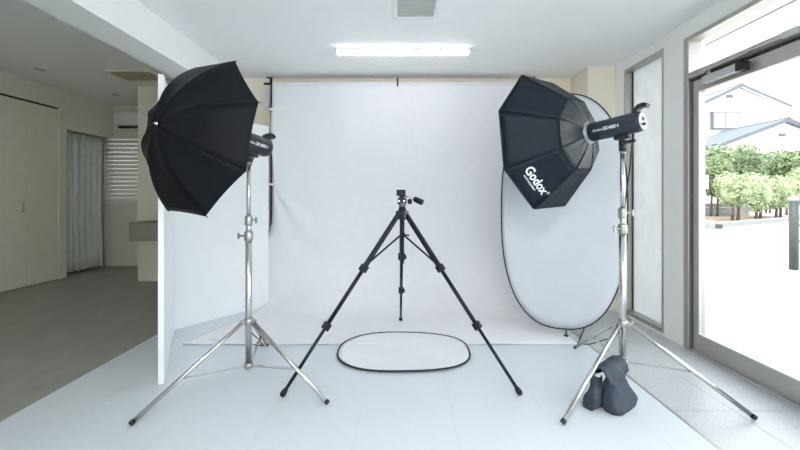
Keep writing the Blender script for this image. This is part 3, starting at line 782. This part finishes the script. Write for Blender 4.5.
po = thing('bollard', (6.33, 5.67, -.08), 'dark grey round gate post with domed cap in the yard', 'post')
MB().lathe((6.33, 5.67, -.08), (0, 0, 1), [(0, .058), (1.12, .058)], 20).build('shaft', 'post_grey', po)
MB().lathe((6.33, 5.67, 1.04), (0, 0, 1), [(0, .060), (.03, .060), (.05, .052), (.068, .036), (.080, .022), (.088, .008)], 20).build('cap', 'steel_brushed', po)
for z in (.38, .64):
    MB().tube((6.38, 5.67, z), (7.6, 5.75, z), .02).build('rail', 'post_grey', po)

def foliage(c, r, n, size, rng):
    m = MB(); vs_ = []; fs = []
    lobes = [(V(c) + V((rng.uniform(-.45, .45) * r[0], rng.uniform(-.45, .45) * r[1], rng.uniform(-.45, .5) * r[2])), rng.uniform(.55, .75)) for _ in range(16)]
    for _ in range(n):
        lc, k = rng.choice(lobes)
        t = rng.uniform(0, 2 * PI); z = rng.uniform(-1, 1); q = math.sqrt(1 - z * z); rad = k * rng.uniform(.75, 1.0)
        nrm = V((q * math.cos(t), q * math.sin(t), z))
        p = lc + V((nrm.x * r[0] * rad, nrm.y * r[1] * rad, nrm.z * r[2] * rad))
        _, u, w = ortho(nrm + V((rng.uniform(-.7, .7), rng.uniform(-.7, .7), rng.uniform(-.4, .9))))
        a = rng.uniform(0, 2 * PI); uu_ = (u * math.cos(a) + w * math.sin(a)) * size * rng.uniform(.7, 1.3); ww = (w * math.cos(a) - u * math.sin(a)) * size * .5
        o = len(vs_); vs_ += [p - uu_, p + ww, p + uu_, p - ww]; fs.append((o, o + 1, o + 2, o + 3))
    m.add(vs_, fs)
    # dense inner mass so the crown is not see-through
    return m
def plant(name, label, cat, c, r, n, size, lm, zg, group, seed, stems=1):
    rng = random.Random(seed)
    e = thing(name, (c[0], c[1], zg), label, cat, group)
    f = foliage(c, r, n, size, rng).build('foliage', lm, e); f['kind'] = 'stuff'
    core = MB()
    def cf(u, v):
        t = 2 * PI * u; ph = PI * v
        k = .80 * (1 + .10 * math.sin(5 * t + seed) * math.sin(4 * ph))
        return V(c) + V((r[0] * k * math.sin(ph) * math.cos(t), r[1] * k * math.sin(ph) * math.sin(t), r[2] * k * math.cos(ph)))
    core.grid(cf, 16, 10).build('inner_foliage', lm, e)
    for s in range(stems):
        x = c[0] + (s - (stems - 1) / 2) * .35 * r[0]
        MB().path([(x, c[1], zg), (x + .05, c[1], (zg + c[2]) / 2), (c[0] + .1 * s, c[1], c[2])], [.07, .055, .04], 7).build('trunk', 'bark', e)
    return e
def at(px, py, D): return V(((px - 403) / 350 * D, D, 1.1 - (py - 197) / 350 * D))
ZG = -.08
sp = 350.
for i, (px, py, D, rx, rz, lb) in enumerate(((735, 191, 16.6, 16, 18, 'clipped shrub nearest the glass door frame'), (758, 194, 18.1, 12, 18, 'clipped shrub between its two rounder neighbours'), (778, 192, 19.2, 12, 18, 'clipped shrub just left of the gate post'), (799, 188, 20.8, 12, 19, 'clipped shrub behind the gate post'))):
    c = at(px, py, D)
    plant('shrub', lb + ', sunlit', 'shrub', c, (rx / sp * D, rx / sp * D, rz / sp * D), 5200, .07, 'leaf_light', ZG, 'clipped shrubs along the kerb', 10 + i, 2)
for i, (px, py, D, rx, rz, lb) in enumerate(((714, 172, 20.4, 18, 24, 'broad garden tree beside the door frame, left of the others'), (744, 168, 21.9, 21, 21, 'round garden tree under the eaves of the lower house'), (790, 166, 22.6, 20, 17, 'garden tree in front of the lower house, above the gate post'), (768, 176, 25.6, 11, 10, 'low garden tree in the gap between bigger crowns'))):
    c = at(px, py, D)
    plant('tree', lb, 'tree', c, (rx / sp * D, rx / sp * D, rz / sp * D), 6000, .11, 'leaf_dark', ZG, 'garden trees', 30 + i, 2)
# kerb and bed
k0 = V((12.3, 13.6, 0)); k1 = V((22.5, 19.0, 0)); kd = (k1 - k0).normalized(); kn = V((-kd.y, kd.x, 0))
kb = thing('kerb', k0, 'grey stone kerb edging the shrub bed', 'kerb')
for k in range(6):
    c = k0 + kd * (.9 + 1.8 * k) + V((0, 0, .02))
    MB().obox(c, kd, kn, (0, 0, 1), .89, .09, .10).build('kerb_stone', 'kerb_stone', kb)
struct(MB().prism([k0 + V((0, 0, -.08)), k1 + V((0, 0, -.08)), k1 + kn * 7 + V((0, 0, -.08)), k0 + kn * 7 + V((0, 0, -.08))], (0, 0, .06)).build('planting_bed', 'soil'), 'brown soil bed under the clipped shrubs', 'soil')
lw = thing('garden_wall', at(705, 215, 20), 'low grey garden wall under the trees', 'wall')
a = at(690, 200, 21)
for r_ in range(3):
    for k in range(5):
        x = 16.4 + k * 1.0 + (.25 if r_ % 2 else 0)
        bx('block', 'kerb_stone', (x, x + .98, 21.6, 21.85, -.08 + r_ * .27, -.08 + r_ * .27 + .255), lw)
ub = thing('utility_box', at(703, 235, 12), 'small grey concrete block on the yard near the door frame', 'block')
c = at(705, 228, 13); 
MB().box(c.x - .30, c.x + .30, 12.9, 13.25, -.08, .22).build('block', 'kerb_stone', ub, bevel=.02)
MB().box(c.x + .30, c.x + .62, 12.95, 13.2, -.08, .09).build('foot', 'post_grey', ub, bevel=.01)
sgn = thing('yard_sign', at(703, 190, 17.5), 'small white notice board standing among the trees', 'sign')
c = at(703, 182, 17.5)
bx('board', 'house_wall', (c.x - .28, c.x + .28, 17.5, 17.53, c.z - .35, c.z + .35), sgn)
MB().tube((c.x, 17.55, ZG), (c.x, 17.55, c.z + .3), .03).build('sign_post', 'post_grey', sgn)

# upper house
def gable_house(name, label, D, depth, apex, eave_l, eave_r, wl, wr, thick, window=None, vent=None, tiles=8, scale=1.0, under='house_wall'):
    kk = scale; D *= kk; depth *= 1.0
    up_ = lambda z: 1.1 + (z - 1.1) * kk
    apex = (apex[0] * kk, up_(apex[1])); eave_l = (eave_l[0] * kk, up_(eave_l[1])); eave_r = (eave_r[0] * kk, up_(eave_r[1])); wl *= kk; wr *= kk
    if window: window = (window[0] * kk, window[1] * kk, up_(window[2]), up_(window[3]))
    if vent: vent = (vent[0] * kk, up_(vent[1]), vent[2] * kk, vent[3] * kk)
    e = thing(name, ((wl + wr) / 2, D, ZG), label, 'house')
    ax, az = apex; lx, lz = eave_l; rx, rz = eave_r
    zl = az + (lz - az) * (ax - wl) / (ax - lx) - thick - .02; zr = az + (rz - az) * (wr - ax) / (rx - ax) - thick - .02
    MB().prism([(wl, D, ZG), (wr, D, ZG), (wr, D, zr), (ax, D, az - thick - .02), (wl, D, zl)], (0, depth, 0)).build('wall', 'house_wall', e)
    ov = .45
    for (ex_, ez_, s) in ((lx, lz, -1), (rx, rz, 1)):
        slope = V((ex_ - ax, 0, ez_ - az)); Lr = slope.length; sl = slope.normalized(); nr = V((-sl.z, 0, sl.x)) * (1 if s > 0 else -1)
        if nr.z < 0: nr = -nr
        rfp = MB().prism([V((ax, D - ov, az)), V((ex_, D - ov, ez_)), V((ex_, D - ov, ez_)) - nr * .06, V((ax, D - ov, az)) - nr * .06], (0, depth + 2 * ov, 0)).build('roof', 'roof_tile', e)
        MB().prism([V((ax, D - ov - .04, az + .02)), V((ex_, D - ov - .04, ez_ + .02)), V((ex_, D - ov - .04, ez_ - thick)), V((ax, D - ov - .04, az - thick))], (0, .05, 0)).build('bargeboard', 'fascia', e)
        MB().prism([V((ax, D - ov, az)) - nr * .062, V((ex_, D - ov, ez_)) - nr * .062, V((ex_, D - ov, ez_)) - nr * .10, V((ax, D - ov, az)) - nr * .10], (0, depth + 2 * ov, 0)).build('soffit', under, e)
        for t in range(tiles):
            p0 = V((ax, D - ov, az)) + sl * (Lr * (t + .5) / tiles) + nr * .03
            MB().obox(p0 + V((0, (depth + 2 * ov) / 2, 0)), sl, (0, 1, 0), nr + sl * .12, Lr / tiles * .52, (depth + 2 * ov) / 2, .025).build('tile_course', 'roof_tile', rfp)
    MB().tube((ax, D - ov, az + .05), (ax, D + depth + ov, az + .05), .10, n=8).build('ridge', 'fascia', e)
    if window:
        x0, x1, z0, z1 = window
        w = bx('window', 'fascia', (x0, x1, D - .06, D, z0, z1), e)
        mx = (x0 + x1) / 2
        for p in ((x0 + .36, mx - .07), (mx + .07, x1 - .14)): bx('pane', 'house_glass', (p[0], p[1], D - .07, D - .06, z0 + .14, z1 - .14), w)
        for k in range(9): bx('shutter_slat', 'fascia', (x0 + .02, x0 + .30, D - .09, D - .06, z0 + .05 + k * (z1 - z0 - .1) / 9, z0 + .05 + (k + .6) * (z1 - z0 - .1) / 9), w)
        bx('sill', 'fascia', (x0 - .06, x1 + .06, D - .14, D, z0 - .08, z0), w)
    if vent:
        vx_, vz_, hw, hh = vent
        v_ = bx('gable_vent', 'fascia', (vx_ - hw, vx_ + hw, D - .05, D, vz_ - hh, vz_ + hh), e)
        for k in range(3): bx('louver', 'kerb_stone', (vx_ - hw + .03, vx_ + hw - .03, D - .07, D - .05, vz_ - hh + .03 + k * hh * .62, vz_ - hh + .03 + k * hh * .62 + hh * .3), v_)
    return e
gable_house('house', 'white two-storey house with grey gable roof and slatted window', 24, 7, (23.0, 8.75), (19.5, 7.1), (26.35, 7.3), 20.1, 25.0, .22, (21.05, 23.12, 5.76, 6.95), (22.4, 8.0, .22, .10), scale=1.46)
gable_house('house', 'lower white house with blue-grey tiled roof in front', 20.6, 5, (22.4, 5.65), (18.5, 4.2), (26.3, 4.2), 19.2, 25.6, .20, None, (22.3, 4.75, .2, .09), scale=1.33, under='soffit_blue')
